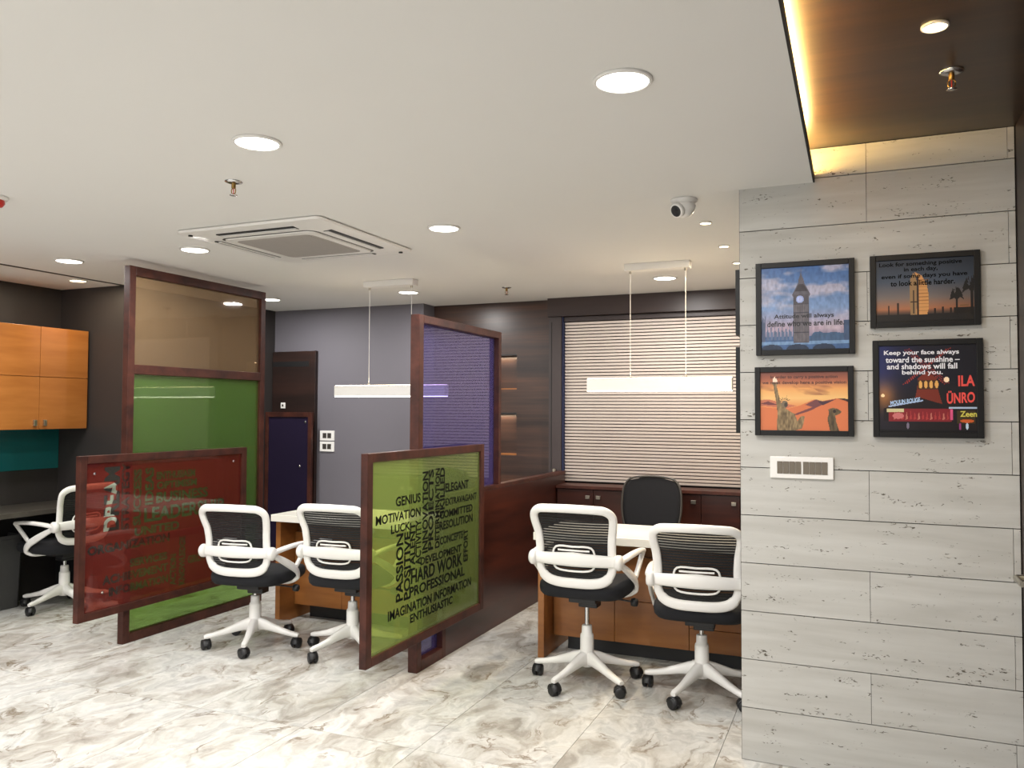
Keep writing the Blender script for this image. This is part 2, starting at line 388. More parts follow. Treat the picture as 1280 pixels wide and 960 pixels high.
# window jamb: dark board with knob and blue edge
jb = sbox('trim_4', 'jamb', -2.395, -2.285, 6.44, YB + .06, 0, 2.245)
box('groove', 'black_panel', -2.375, -2.37, 6.436, 6.441, .96, 2.2, jb)
box('edge_strip', 'blue', -2.285, -2.272, 6.46, YB + .06, .86, 2.245, jb)
MB().lathe([(.006, 0), (.006, -.02), (.014, -.022), (.016, -.034), (.01, -.04)], 14, (-2.335, 6.44, .955), 'y').obj('knob', 'steel', jb)
# stone wall
sw = sbox('wall_stone', 'joint', -.455, XR + .1, YS + .012, YS + .26, 0, CEIL)
sw2 = box('backing', 'joint', -.454, XR + .1, YS + .012, YS + .26, CEIL + .001, ZW + .03, sw)
G = .0018
def plank(x0, x1, z0, z1):
    MB().box(x0 + G / 2, x1 - G / 2, YS, YS + .0118, z0 + G, z1 - G).obj('plank', 'stone', sw)
zs = [0] + [.017 + .2 * k for k in range(1, 13)] + [ZW]
for k in range(len(zs) - 1):
    a, b = zs[k], zs[k + 1]
    top = a > CEIL - .1
    xl = -.455
    if top: # row reaching above the white ceiling
        plank(-.455, .043, max(a, CEIL) + .0, b); plank(.043, .536, max(a, CEIL), b); plank(.536, XR, max(a, CEIL), b)
    elif k % 2 == 1: plank(xl, .043, a, b); plank(.043, XR, a, b)
    else: plank(xl, .536, a, b); plank(.536, XR, a, b)
# thin fill between last row below the ceiling line
MB().box(-.4553, -.4548, YS, YS + .26, 0, CEIL).obj('side_trim', 'joint', sw)
# right dark wood wall with lever
wr = sbox('wall_right', 'doorwood', XR + .003, XR + .1, YN, YS, 0, ZW)
MB().sweep([(XR + .003, 3.42, .86), (XR - .035, 3.42, .86), (XR - .042, 3.40, .86), (XR - .042, 3.27, .862)], (.02, .016), (0, 0, 1)).obj('door_handle', 'steel', wr)
MB().lathe([(.025, 0), (.025, -.006)], 18, (XR + .002, 3.42, .86), 'x').obj('handle_rose', 'steel', wr)

# door on grey wall
dr = sbox('door_1', 'doorwood', -5.155, -4.655, YG - .035, YG - .001, 0, 2.005, bev=.002)
box('door_slot', 'black_panel', -5.155, -4.73, YG - .037, YG - .03, 1.86, 1.91, dr)
box('door_frame', 'doorwood', -4.70, -4.652, YG - .045, YG - .03, 0, 2.005, dr, .002)

# ================================================================== PARTITIONS
def frame_panel(root, x0, x1, y0, y1, z0, z1, wy, wz, mat='frame', mids=()):
    """rails and stiles in the y-z plane"""
    for yy in ((y0, y0 + wy), (y1 - wy, y1)): box('stile', mat, x0, x1, yy[0], yy[1], z0, z1, root, .0025)
    for zz in [(z0, z0 + wz), (z1 - wz, z1)] + list(mids): box('rail', mat, x0, x1, y0 + wy, y1 - wy, zz[0], zz[1], root, .0025)
def studs(root, x, pts):
    for y, z in pts: MB().lathe([(.009, 0), (.009, .004), (.005, .007)], 12, (x, y, z), 'x').obj('stud_glint', 'chrome', root)
# tall screen
t = thing('tall_partition', 'tall brown framed partition with bronze glass above green glass', 'partition')
frame_panel(t, -4.222, -4.175, 3.715, 4.985, 0, 2.352, .05, .058, mids=[(1.672, 1.732), (.60, .645)])
def glass_pane(name, mat, root, x, y0, y1, z0, z1, th=.004): return box(name, mat, x, x + th, y0, y1, z0, z1, root)
glass_pane('bronze_pane', 'bronze', t, -4.2, 3.764, 4.936, 1.731, 2.295).__setitem__('label', 'bronze tinted upper glass pane')
glass_pane('green_pane', 'green_low', t, -4.2, 3.764, 4.936, .644, 1.673).__setitem__('label', 'green glass pane')
glass_pane('green_pane', 'green_low', t, -4.2, 3.764, 4.936, .057, .601).__setitem__('label', 'green glass pane at floor level')
# low wall + purple screen
t = thing('low_partition_wall', 'low glossy mahogany partition wall ending in the dark corner', 'partition')
box('panel', 'lowwall', -2.300, -2.246, 4.305, 6.43, 0, .925, t, .002)
box('capping', 'frame', -2.302, -2.243, 4.305, 6.435, .926, .952, t, .002)
t = thing('violet_glass_partition', 'tall brown framed partition with violet glass, standing on low wall', 'partition')
box('stile', 'frame', -2.302, -2.244, 3.962, 4.012, 0, 1.99, t, .0025)
box('stile', 'frame', -2.302, -2.244, 5.06, 5.10, .953, 1.99, t, .0025)
box('stile', 'frame', -2.302, -2.244, 4.262, 4.303, 0, .952, t, .0025)
box('rail', 'frame', -2.302, -2.244, 4.012, 5.06, 1.945, 1.99, t, .0025)
box('rail', 'frame', -2.302, -2.244, 4.012, 4.262, 0, .062, t, .0025)
glass_pane('violet_pane', 'purple', t, -2.285, 4.012, 5.06, .953, 1.945)
glass_pane('violet_pane', 'purple', t, -2.285, 4.012, 4.262, .062, .953)

# lettered panels
GW = [('GENIUS',0,3.670,3.931,0.948,0.999), ('MOTIVATION',0,3.480,3.932,0.873,0.921), ('LUCK',0,3.625,3.820,0.812,0.857), ('PASSION',1,3.678,3.751,0.451,0.804), ('POSITIVE',1,3.759,3.826,0.444,0.803), ('TALENT',1,3.820,3.876,0.571,0.848), ('ACTIVITY',1,3.879,3.941,0.607,0.853), ('INNOVATION',1,3.953,4.017,0.661,1.111), ('PROJECTS',1,4.021,4.096,0.667,1.119), ('DETERMINATION',1,4.101,4.154,0.667,1.120), ('SKILLED',1,4.156,4.215,0.838,1.121), ('ELEGANT',0,4.223,4.531,0.974,1.026), ('EXTRAVAGANT',0,4.224,4.647,0.895,0.937), ('COMMITTED',0,4.156,4.589,0.825,0.871), ('RESOLUTION',0,4.157,4.590,0.760,0.811), ('CONCEPTS',0,4.159,4.457,0.677,0.723), ('DEVELOPMENT',0,3.937,4.437,0.599,0.643), ('HARD WORK',0,3.834,4.449,0.516,0.592), ('PROFESSIONAL',0,3.818,4.483,0.448,0.504), ('IMAGINATION INFORMATION',0,3.602,4.573,0.370,0.422), ('ENTHUSIASTIC',0,3.828,4.325,0.310,0.357), ('EFFORT',1,4.465,4.525,0.530,0.726)]
RW = [('DREAM',1,3.529,3.643,0.718,1.102), ('STRATEGY',1,3.655,3.715,0.710,1.123), ('SUCCESS',1,3.745,3.806,0.725,1.077), ('IDEAS',1,3.834,3.903,0.845,1.081), ('ENTHUSIASM',0,3.925,4.255,0.998,1.050), ('OPTIMISM',0,3.927,4.271,0.935,0.986), ('BUSINESS',0,3.925,4.376,0.848,0.918), ('LEADERSHIP',0,3.830,4.534,0.736,0.828), ('UNITED',0,3.758,4.121,0.659,0.714), ('ORGANIZATION',0,3.425,4.04,0.59,0.645), ('SERVICES',0,3.726,4.024,0.475,0.526), ('ACHIEVEMENT',0,3.531,4.032,0.400,0.454), ('INFORMATION',0,3.578,4.034,0.325,0.378), ('ACTION',1,4.048,4.102,0.296,0.501), ('KNOWLEDGE',1,4.123,4.178,0.287,0.606), ('GROWTH',0,4.200,4.463,0.416,0.470)]
def wfit(x, v, y0, y1, z0, z1):
    if v: return lambda a, b: (x, y1 - b * (y1 - y0), z0 + a * (z1 - z0))
    return lambda a, b: (x, y0 + a * (y1 - y0), z0 + b * (z1 - z0))
t = thing('green_word_panel', 'brown framed yellow-green glass panel covered in black words', 'panel')
frame_panel(t, -2.240, -2.200, 3.385, 4.735, .19, 1.237, .05, .045)
glass_pane('green_film_pane', 'green_film', t, -2.216, 3.435, 4.685, .235, 1.192)
mb = MB()
for wd, v, a, b, c, d in GW: word_mesh(mb, wd, wfit(-2.2112, v, a, b, c, d), .025)
mb.obj('lettering', 'ink', t, label='black capital words crossing each other')
t = thing('red_word_panel', 'brown framed red glass panel with clear cut-out words', 'panel')
frame_panel(t, -4.166, -4.127, 3.355, 4.745, .215, 1.176, .045, .045)
glass_pane('clear_pane', 'clear', t, -4.146, 3.4, 4.7, .26, 1.131)
# film with cut-out words: letters rasterised on a 2 mm grid, the rest merged into strips
def cutout_film(x, y0, y1, z0, z1, words, st=.002):
    ny, nz_ = int(round((y1 - y0) / st)), int(round((z1 - z0) / st)); hole = np.zeros((nz_, ny), bool)
    for wd, v, a, b, c, d in words:
        P, F = text_verts(wd, .038); xs = [p[0] for p in P]; ys = [p[1] for p in P]; f_ = wfit(0, v, a, b, c, d)
        Q = [f_((p[0] - min(xs)) / (max(xs) - min(xs)), (p[1] - min(ys)) / (max(ys) - min(ys))) for p in P]
        Q = np.array([((q[1] - y0) / st, (q[2] - z0) / st) for q in Q])
        for f in F:
            for k in range(1, len(f) - 1):
                A, B_, D_ = Q[f[0]], Q[f[k]], Q[f[k + 1]]
                i0_, i1_ = max(0, int(min(A[0], B_[0], D_[0]) - 1)), min(ny, int(max(A[0], B_[0], D_[0]) + 2))
                j0_, j1_ = max(0, int(min(A[1], B_[1], D_[1]) - 1)), min(nz_, int(max(A[1], B_[1], D_[1]) + 2))
                if i1_ <= i0_ or j1_ <= j0_: continue
                gx, gy = np.meshgrid(np.arange(i0_, i1_) + .5, np.arange(j0_, j1_) + .5)
                e1 = (B_[0] - A[0]) * (gy - A[1]) - (B_[1] - A[1]) * (gx - A[0]); e2 = (D_[0] - B_[0]) * (gy - B_[1]) - (D_[1] - B_[1]) * (gx - B_[0]); e3 = (A[0] - D_[0]) * (gy - D_[1]) - (A[1] - D_[1]) * (gx - D_[0])
                hole[j0_:j1_, i0_:i1_] |= ((e1 >= 0) & (e2 >= 0) & (e3 >= 0)) | ((e1 <= 0) & (e2 <= 0) & (e3 <= 0))
    vs, fs, act = [], [], {}
    def flush(key, ja, jb):
        a_, b_ = key; o_ = len(vs)
        vs.extend([(x, y0 + a_ * st, z0 + ja * st), (x, y0 + b_ * st, z0 + ja * st), (x, y0 + b_ * st, z0 + jb * st), (x, y0 + a_ * st, z0 + jb * st)]); fs.append((o_, o_ + 1, o_ + 2, o_ + 3))
    for j in range(nz_ + 1):
        cur = set()
        if j < nz_:
            row = np.concatenate(([True], hole[j], [True])).astype(int); d_ = np.diff(row)
            cur = set(zip(np.where(d_ == -1)[0].tolist(), np.where(d_ == 1)[0].tolist()))
        for k_ in [k_ for k_ in act if k_ not in cur]: flush(k_, act.pop(k_), j)
        for k_ in cur: act.setdefault(k_, j)
    return vs, fs
vs, fs = cutout_film(-4.1412, 3.4005, 4.6995, .2605, 1.1305, RW)
MB().add(vs, fs).obj('red_film', 'red_film', t, label='red film with words cut out of it')
studs(t, -4.141, [(3.46, 1.07), (4.62, 1.08), (3.53, .36)])
# dark violet panel before the door
t = thing('dark_violet_partition', 'low brown framed partition with dark violet glass before the dark door', 'partition')
box('stile', 'frame', -4.665, -4.625, 6.17, 6.20, 0, 1.43, t, .002); box('stile', 'frame', -5.155, -5.12, 6.17, 6.20, 0, 1.43, t, .002)
box('rail', 'frame', -5.12, -4.665, 6.17, 6.20, 1.385, 1.43, t, .002); box('rail', 'frame', -5.12, -4.665, 6.17, 6.20, 0, .06, t, .002)
box('glass_pane', 'purple_dark', -5.12, -4.665, 6.182, 6.188, .06, 1.385, t)
for xx, zz in ((-4.70, 1.34), (-4.76, .93)): MB().lathe([(.012, 0), (.012, -.004), (.006, -.008)], 12, (xx, 6.181, zz), 'y').obj('stud_glint', 'chrome', t)  # two chrome dots standing in for reflections on the glass

# ================================================================== BLIND, COUNTER, CABINETS
t = thing('window_blind', 'wide beige horizontal slat blind over the back window', 'blind')
box('headrail', 'jamb', -2.268, .9, 6.465, 6.51, 2.205, 2.243, t, .002)
box('backing', 'blindback', -2.268, .9, 6.522, 6.528, .86, 2.205, t)
sl = MB(); ring = []
L_ = 3.168
for xx in (-2.268, .9):
    ring.append([(xx, yy, zz) for yy, zz in ((.004, -.0105), (.005, -.0095), (.001, .0085), (-.006, .009), (-.0065, .008), (-.001, -.0085))])
sl.rings(ring, smooth=False)
s0 = None; nS = 50; pitch = (2.203 - .862) / nS
for k in range(nS):
    z_ = .862 + .013 + pitch * k
    if s0 is None: s0 = sl.obj('slat', 'slat', t, loc=(0, 6.495, z_))
    else:
        q = bpy.data.objects.new('slat', s0.data); C.objects.link(q); q.parent = t; q.location = (0, 6.495, z_)

t = thing('credenza', 'long dark mahogany low cupboard beneath the blind with square knobs', 'cabinet')
box('carcass', 'lowwall', -2.24, .9, 6.225, 6.43, .06, .83, t)
box('top', 'frame', -2.24, .9, 6.19, 6.43, .831, .856, t, .002)
box('plinth', 'black_panel', -2.24, .9, 6.26, 6.40, 0, .06, t)
seams = [-2.235, -1.93, -1.62, -1.36, -1.085, -.80, -.5, -.2, .1, .4, .7]
for i in range(len(seams) - 1):
    d_ = box('door', 'lowwall', seams[i] + .002, seams[i + 1] - .002, 6.206, 6.2245, .07, .825, t, .0015)
    kx = seams[i + 1] - .043 if i % 2 == 0 else seams[i] + .043
    if i in (2,): kx = seams[i + 1] - .043
    if i == 3: kx = seams[i + 1] - .055
    MB().box(kx - .018, kx + .018, 6.187, 6.199, .755, .782).box(kx - .006, kx + .006, 6.198, 6.2065, .763, .774).obj('knob', 'steel', d_, .002)

# ------------------------------------------------------------------ desks
def desk(name, label, x0, x1, seamx, drawer):
    t = thing(name, label, 'desk')
    box('desktop', 'desktop', x0, x1, 4.475, 5.03, .692, .738, t, .003, label='white glossy desktop')
    box('side_panel', 'desk', x0 + .018, x0 + .056, 4.51, 5.02, 0, .691, t, .0015)
    box('apron', 'desk', x0 + .057, x1 - .02, 4.70, 4.716, .55, .691, t, .001)
    xs = [x0 + .058] + seamx + [x1 - .02]
    for i in range(len(xs) - 1):
        a, b = xs[i] + .0015, xs[i + 1] - .0015
        if drawer[i] is None: box('front_panel', 'desk', a, b, 4.665, 4.685, .10, .60, t, .0015)
        else:
            zz = drawer[i]
            box('front_panel', 'desk', a, b, 4.665, 4.685, .10, zz - .0015, t, .0015); box('front_panel', 'desk', a, b, 4.665, 4.685, zz + .0015, .60, t, .0015)
    box('carcass', 'doorwood', x0 + .057, x1 - .02, 4.6865, 4.699, .10, .60, t)
    box('plinth', 'black_panel', x0 + .12, x1 - .05, 4.76, 4.95, 0, .0995, t)
    return t
desk('office_desk', 'white topped honey wood desk near the blind, left end beside the low wall', -1.76, .35, [-1.32, -.885, -.45], [None, .345, .225, .345])
desk('office_desk', 'white topped honey wood desk between the red panel and the violet partition', -3.68, -2.305, [-3.23, -2.78], [.345, None, .345])

# ------------------------------------------------------------------ swivel chairs
def bar_y(z): # rearward offset of the back frame by height
    zs_ = [.46, .52, .60, .66, .74, .80, .88]; ys_ = [-.168, -.182, -.192, -.192, -.206, -.234, -.268]
    return float(np.interp(z, zs_, ys_))
half = [(0, .481), (.095, .483), (.152, .497), (.186, .532), (.198, .585), (.194, .65), (.199, .73), (.211, .80), (.208, .838), (.180, .862), (.135, .869), (0, .873)]
def chair_mesh():
    t = thing('office_chair', '', 'chair')
    up = []
    # back frame
    loop = [(x, z) for x, z in half] + [(-x, z) for x, z in reversed(half[1:-1])]
    pts = crom([(x, 0, z) for x, z in loop], 5, True)
    pts = [Vector((p.x, bar_y(p.z) - .035 * (1 - (p.x / .21) ** 2), p.z)) for p in pts]
    wh = [(.028, .044 if p.z > .52 else .052) for p in pts]
    bf = MB().sweep(pts, wh, (0, 1, 0), True, 12).obj('back_frame', 'white', t); up.append(bf)
    # crossbar
    cb_ = [];  ww = []
    for k in range(13):
        x = -.215 + .43 * k / 12; u = abs(x) / .215
        cb_.append((x, bar_y(.606) - .008 - .038 * (1 - u * u), .608 - .006 * u)); ww.append((.032, .074 - .016 * u))
    m_ = MB().sweep(cb_, ww, (0, 1, 0), False, 12)
    for s in (-1, 1): m_.lathe([(.012, 0), (.034, .004), (.039, .014), (.039, .032), (.030, .042), (.01, .044)] if s > 0 else [(.01, -.044), (.030, -.042), (.039, -.032), (.039, -.014), (.034, -.004), (.012, 0)], 18, (s * .208, -.198, .600), 'x')
    up.append(m_.obj('crossbar', 'white', t))
    # netting
    hz = [p for p in half if True]; zz = [p[1] for p in half]; xx = [p[0] for p in half]
    m_ = MB(); R = []; nzv, nxv = 16, 12
    for i in range(nzv + 1):
        z = .486 + (.866 - .486) * i / nzv; hw = max(.1, float(np.interp(z, zz, xx))) - .004
        R.append([(hw * (2 * j / nxv - 1), bar_y(z) - .033 * (1 - (hw * (2 * j / nxv - 1) / .21) ** 2) + .006, z) for j in range(nxv + 1)])
    vs = [p for r in R for p in r]; fs = [(i * (nxv + 1) + j, i * (nxv + 1) + j + 1, (i + 1) * (nxv + 1) + j + 1, (i + 1) * (nxv + 1) + j) for i in range(nzv) for j in range(nxv)]
    up.append(m_.add(vs, fs, True).obj('netting', 'net', t, label='black see-through netting'))
    # lumbar support
    def lz(x, z): return (x, bar_y(z) - .034 * (1 - (x / .21) ** 2) - .008, z)
    lp = crom([lz(x, z) for x, z in ((-.095, .668), (0, .672), (.095, .668), (.112, .61), (.095, .556), (0, .546), (-.095, .556), (-.112, .61))], 4, True)
    m_ = MB().sweep(lp, (.010, .011), (0, 1, 0), True, 8)
    m_.sweep([lz(x, .652) for x in (-.085, -.04, 0, .04, .085)], (.006, .010), (0, 1, 0), False, 8)
    up.append(m_.obj('lumbar_support', 'white', t))
    # seat
    m_ = MB(); R = []
    def ring(hx, hy, z, cy=.035, n=36, e=.42):
        r = []
        for k in range(n):
            a = 2 * PI * k / n; cx, sy = math.cos(a), math.sin(a)
            r.append((math.copysign(abs(cx) ** e, cx) * hx * (1 - .06 * (sy < 0) * abs(sy)), cy + math.copysign(abs(sy) ** e, sy) * hy, z - (.018 * max(0, sy) ** 3 if z > .43 else 0)))
        return r
    for hx, hy, z in ((.19, .19, .392), (.222, .222, .396), (.235, .232, .410), (.240, .236, .435), (.236, .232, .458), (.222, .218, .472), (.18, .18, .480), (.10, .10, .483)): R.append(ring(hx, hy, z))
    up.append(m_.rings(R).obj('seat', 'fabric', t))
    # mechanism
    m_ = MB().box(-.075, .075, -.09, .13, .352, .391).box(-.04, .065, -.03, .05, .318, .353)
    mech = m_.obj('seat_mechanism', 'black', t, .006); up.append(mech)
    m_ = MB().sweep([(.05, .03, .365), (.17, .05, .360), (.235, .06, .352)], (.010, .010), (0, 0, 1), False, 8)
    m_.lathe([(.006, 0), (.02, .004), (.023, .02), (.02, .036), (.008, .04)], 14, (.225, .06, .350), 'x')
    up.append(m_.obj('lever', 'black', t))
    # arms
    for s in (-1, 1):
        m_ = MB()
        X_ = lambda u: s * u
        a_ = crom([(X_(.235), -.205, .598), (X_(.247), -.14, .612), (X_(.258), -.03, .620), (X_(.264), .08, .620), (X_(.266), .165, .612)], 4)
        m_.sweep(a_, [(.046 - .012 * (i / (len(a_) - 1)) if i > 3 else .034, .028) for i in range(len(a_))], (1, 0, 0), False, 10)
        a_ = crom([(X_(.266), .175, .612), (X_(.263), .12, .565), (X_(.258), .035, .490)], 4)
        m_.sweep(a_, (.026, .026), (1, 0, 0), False, 10)
        a_ = crom([(X_(.238), -.19, .588), (X_(.248), -.11, .548), (X_(.256), -.03, .506), (X_(.259), .03, .470), (X_(.257), .062, .432), (X_(.243), .066, .405), (X_(.195), .05, .386), (X_(.09), .03, .384)], 4)
        n_ = len(a_)
        m_.sweep(a_, [(.022 if i < n_ * .6 else .026, (.030 + .02 * math.sin(PI * min(1, i / (n_ * .62)))) if i < n_ * .62 else .026) for i in range(n_)], (1, .3, 0), False, 10)
        up.append(m_.obj('armrest', 'white', t))
    # column
    MB().lathe([(.013, .24), (.013, .46)], 14).obj('gas_lift', 'chrome', t)
    base = MB().lathe([(.030, .085), (.036, .09), (.038, .12), (.038, .165), (.0365, .168), (.036, .245), (.034, .256), (.029, .258), (.027, .30), (.025, .303), (.012, .304)], 22).obj('base', 'white', t)
    leg0 = None
    for k in range(5):
        a = 2 * PI * k / 5
        if leg0 is None:
            sec = [(.02, .130, .052, .085), (.07, .126, .050, .062), (.12, .113, .044, .048), (.18, .096, .038, .036), (.24, .083, .034, .030), (.275, .078, .034, .030), (.295, .074, .026, .022)]
            leg0 = MB().sweep([(r, 0, z) for r, z, w_, h_ in sec], [(w_, h_) for r, z, w_, h_ in sec], (0, 1, 0), False, 12, .7).obj('leg', 'white', base)
            cm = MB()
            for s in (-1, 1): cm.lathe([(.010, s * .026 if s > 0 else -.026), (.024, s * .026 if s > 0 else -.026), (.029, .020 if s > 0 else -.020), (.029, .006 if s > 0 else -.006), (.02, .004 if s > 0 else -.004)], 18, (0, 0, .029), 'x')
            cm.box(-.006, .006, -.008, .008, .02, .062)
            R = []
            for q in range(7):
                aa = PI * q / 6; R.append([(xx_, -math.cos(aa) * r_, .029 + math.sin(aa) * r_) for xx_, r_ in ((-.023, .033), (.023, .033), (.023, .030), (-.023, .030))])
            cm.rings(R)
            cas0 = cm.obj('caster', 'black', base, loc=(.282, 0, 0))
        else:
            l = bpy.data.objects.new('leg', leg0.data); C.objects.link(l); l.parent = base; l.rotation_euler = (0, 0, a)
            c = bpy.data.objects.new('caster', cas0.data); C.objects.link(c); c.parent = base; c.location = (.282 * math.cos(a), .282 * math.sin(a), 0); c.rotation_euler = (0, 0, a + random.uniform(-.9, .9))
    return t
UP = {'back_frame', 'crossbar', 'netting', 'lumbar_support', 'seat', 'seat_mechanism', 'lever', 'armrest'}
proto = chair_mesh()
def place(first, label, x, y, deg, lift, base_deg):
    o = proto if first else copy_tree(proto)
    o.location = (x, y, 0); o.rotation_euler = (0, 0, math.radians(deg)); o['label'] = label; o['group'] = 'white framed swivel chairs'
    for ch in [q for q in bpy.data.objects if q.parent == o]:
        nm = ch.name.split('.')[0]
        if nm in UP: ch.location = (0, 0, lift)
        if nm == 'base': ch.rotation_euler = (0, 0, math.radians(base_deg - deg))
chairs = [('white framed mesh office chair raised high at the right desk, beside the low wall', -1.345, 4.215, 0, .083, 180),
          ('white framed mesh office chair half hidden by the stone wall', -.745, 4.27, 4, .012, 180),
          ('white framed mesh office chair in front of the red word panel', -3.44, 4.05, 8, .0, 10),
          ('white framed mesh office chair partly behind the green word panel', -2.80, 4.16, 4, .02, 180),
          ('white framed mesh office chair at the far left dark counter', -5.37, 4.25, 88, .02, 203)]
for i, (lb, x, y, d, l, b) in enumerate(chairs[1:]): place(False, lb, x, y, d, l, b)
place(True, *chairs[0])

# executive chair behind the right desk
t = thing('executive_chair', 'black mesh back chair with grey rim behind the right desk', 'chair', (-1.375, 5.60, 0), PI)
def bk(x, z): return -.22 - .12 * max(0, z - .62) - .0 + .25 * x * x
out = [(0, .555), (.12, .56), (.185, .60), (.212, .70), (.218, .80), (.205, .90), (.165, .955), (.10, .972), (0, .978)]
lp = [(x, z) for x, z in out] + [(-x, z) for x, z in reversed(out[1:-1])]
pl = crom([(x, 0, z) for x, z in lp], 4, True); pl = [Vector((p.x, bk(p.x, p.z), p.z)) for p in pl]
MB().sweep(pl, (.018, .016), (0, 1, 0), True, 8).obj('back_frame', 'socket', t, label='grey rim')
zz = [p[1] for p in out]; xx = [p[0] for p in out]; R = []
for i in range(15):
    z = .556 + .42 * i / 14; hw = max(.03, float(np.interp(z, zz, xx)))
    R.append([(hw * (2 * j / 12 - 1), bk(hw * (2 * j / 12 - 1), z) + .003, z) for j in range(13)] + [(hw * (1 - 2 * j / 12), bk(hw * (2 * j / 12 - 1), z) - .006, z) for j in range(13)])
MB().rings(R).obj('backrest', 'fabric', t)
m_ = MB(); R = []
for hx, hy, z in ((.20, .2, .40), (.24, .24, .41), (.25, .25, .45), (.23, .23, .48), (.12, .12, .49)):
    R.append([(math.copysign(abs(math.cos(a)) ** .5, math.cos(a)) * hx, .03 + math.copysign(abs(math.sin(a)) ** .5, math.sin(a)) * hy, z) for a in [2 * PI * k / 28 for k in range(28)]])
m_.rings(R).obj('seat', 'fabric', t)
MB().sweep([(0, 0, .39), (0, -.12, .385), (0, -.21, .42), (0, -.225, .58)], (.07, .02), (1, 0, 0)).obj('back_support', 'black', t)
MB().lathe([(.02, .1), (.02, .39)], 12).obj('gas_lift', 'black', t)
b_ = MB().lathe([(.035, .07), (.035, .14)], 16).obj('base', 'black', t)
for k in range(5):
    a = 2 * PI * k / 5 + .3
    MB().sweep([(.02 * math.cos(a), .02 * math.sin(a), .11), (.28 * math.cos(a), .28 * math.sin(a), .07)], (.04, .025), (-math.sin(a), math.cos(a), 0)).obj('leg', 'black', b_)
    MB().lathe([(.012, -.024), (.028, -.02), (.028, .02), (.012, .024)], 14, (.27 * math.cos(a), .27 * math.sin(a), .028), 'x').obj('caster', 'black', b_)

# ------------------------------------------------------------------ left wall furniture
t = thing('overhead_cabinet', 'orange veneer wall cabinet hung on the dark left wall', 'cabinet')
box('carcass', 'orange', XL + .001, -5.522, 2.90, 4.52, 1.30, 2.055, t, .001)
for a, b, hs in ((2.905, 3.31, 1), (3.313, 3.713, -1), (3.716, 4.116, 1), (4.119, 4.519, -1)):
    d_ = box('door', 'orange', -5.5215, -5.503, a, b, 1.301, 1.683, t, .0015)
    box('door', 'orange', -5.5215, -5.503, a, b, 1.687, 2.054, t, .0015)
    hy = b - .035 if hs > 0 else a + .04
    MB().box(-5.504, -5.485, hy - .012, hy + .012, 1.325, 1.37).obj('handle', 'steel', d_, .003)
t = thing('writing_board', 'teal glass board on the wall beneath the orange cabinet', 'board')
box('board_glass', 'teal', XL + .002, XL + .012, 2.95, 4.535, .985, 1.298, t, .001)
t = thing('side_counter', 'dark grey counter along the left wall beneath the teal board', 'desk')
box('worktop', 'counter', XL + .001, -5.36, 2.6, 4.535, .695, .73, t, .002)
box('panel', 'black_panel', XL + .001, XL + .02, 2.6, 4.535, .35, .694, t)
box('panel', 'black_panel', -5.80, -5.42, 4.51, 4.534, 0, .694, t)
t = thing('waste_bin', 'dark grey rectangular waste bin beneath the left counter', 'bin', (-5.745, 3.99, 0))
R = []
for s_, z in ((.88, 0), (.9, .01), (1.0, .50), (1.04, .505), (1.04, .53), (.98, .53), (.97, .50)):
    R.append([(x_ * .085 * s_, y_ * .14 * s_, z) for x_, y_ in ((-1, -.9), (-.9, -1), (.9, -1), (1, -.9), (1, .9), (.9, 1), (-.9, 1), (-1, .9))])
MB().rings(R, smooth=False).obj('body', 'bin', t)

# ------------------------------------------------------------------ switch plates
def plate_socket(label, x, z):
    t = thing('socket_plate', label, 'socket')
    box('cover', 'white', x, x + .158, YG - .012, YG - .0005, z, z + .092, t, .002)
    for k in range(2): box('outlet', 'socket', x + .032 + k * .052, x + .074 + k * .052, YG - .014, YG - .0115, z + .022, z + .070, t, .001)
plate_socket('white double socket plate on the grey wall, upper of two', -4.615, 1.167)
plate_socket('white double socket plate on the grey wall, lower of two', -4.615, 1.066)
t = thing('switch_plate', 'small white switch plate on the dark door', 'switch')
box('cover', 'white', -5.045, -4.995, YG - .046, YG - .0365, 1.465, 1.52, t, .002); box('rocker', 'socket', -5.03, -5.012, YG - .048, YG - .0455, 1.482, 1.503, t)
t = thing('light_switch', 'wide white switch plate with eight bronze rockers on the stone wall', 'switch')
box('cover', 'white', -.334, -.088, YS - .012, YS - .0005, 1.177, 1.267, t, .003, label='white cover')
for k in range(8):
    x_ = -.306 + .0238 * k + (.006 if k > 3 else 0)
    box('rocker', 'switch', x_, x_ + .0225, YS - .015, YS - .0115, 1.196, 1.247, t, .001)

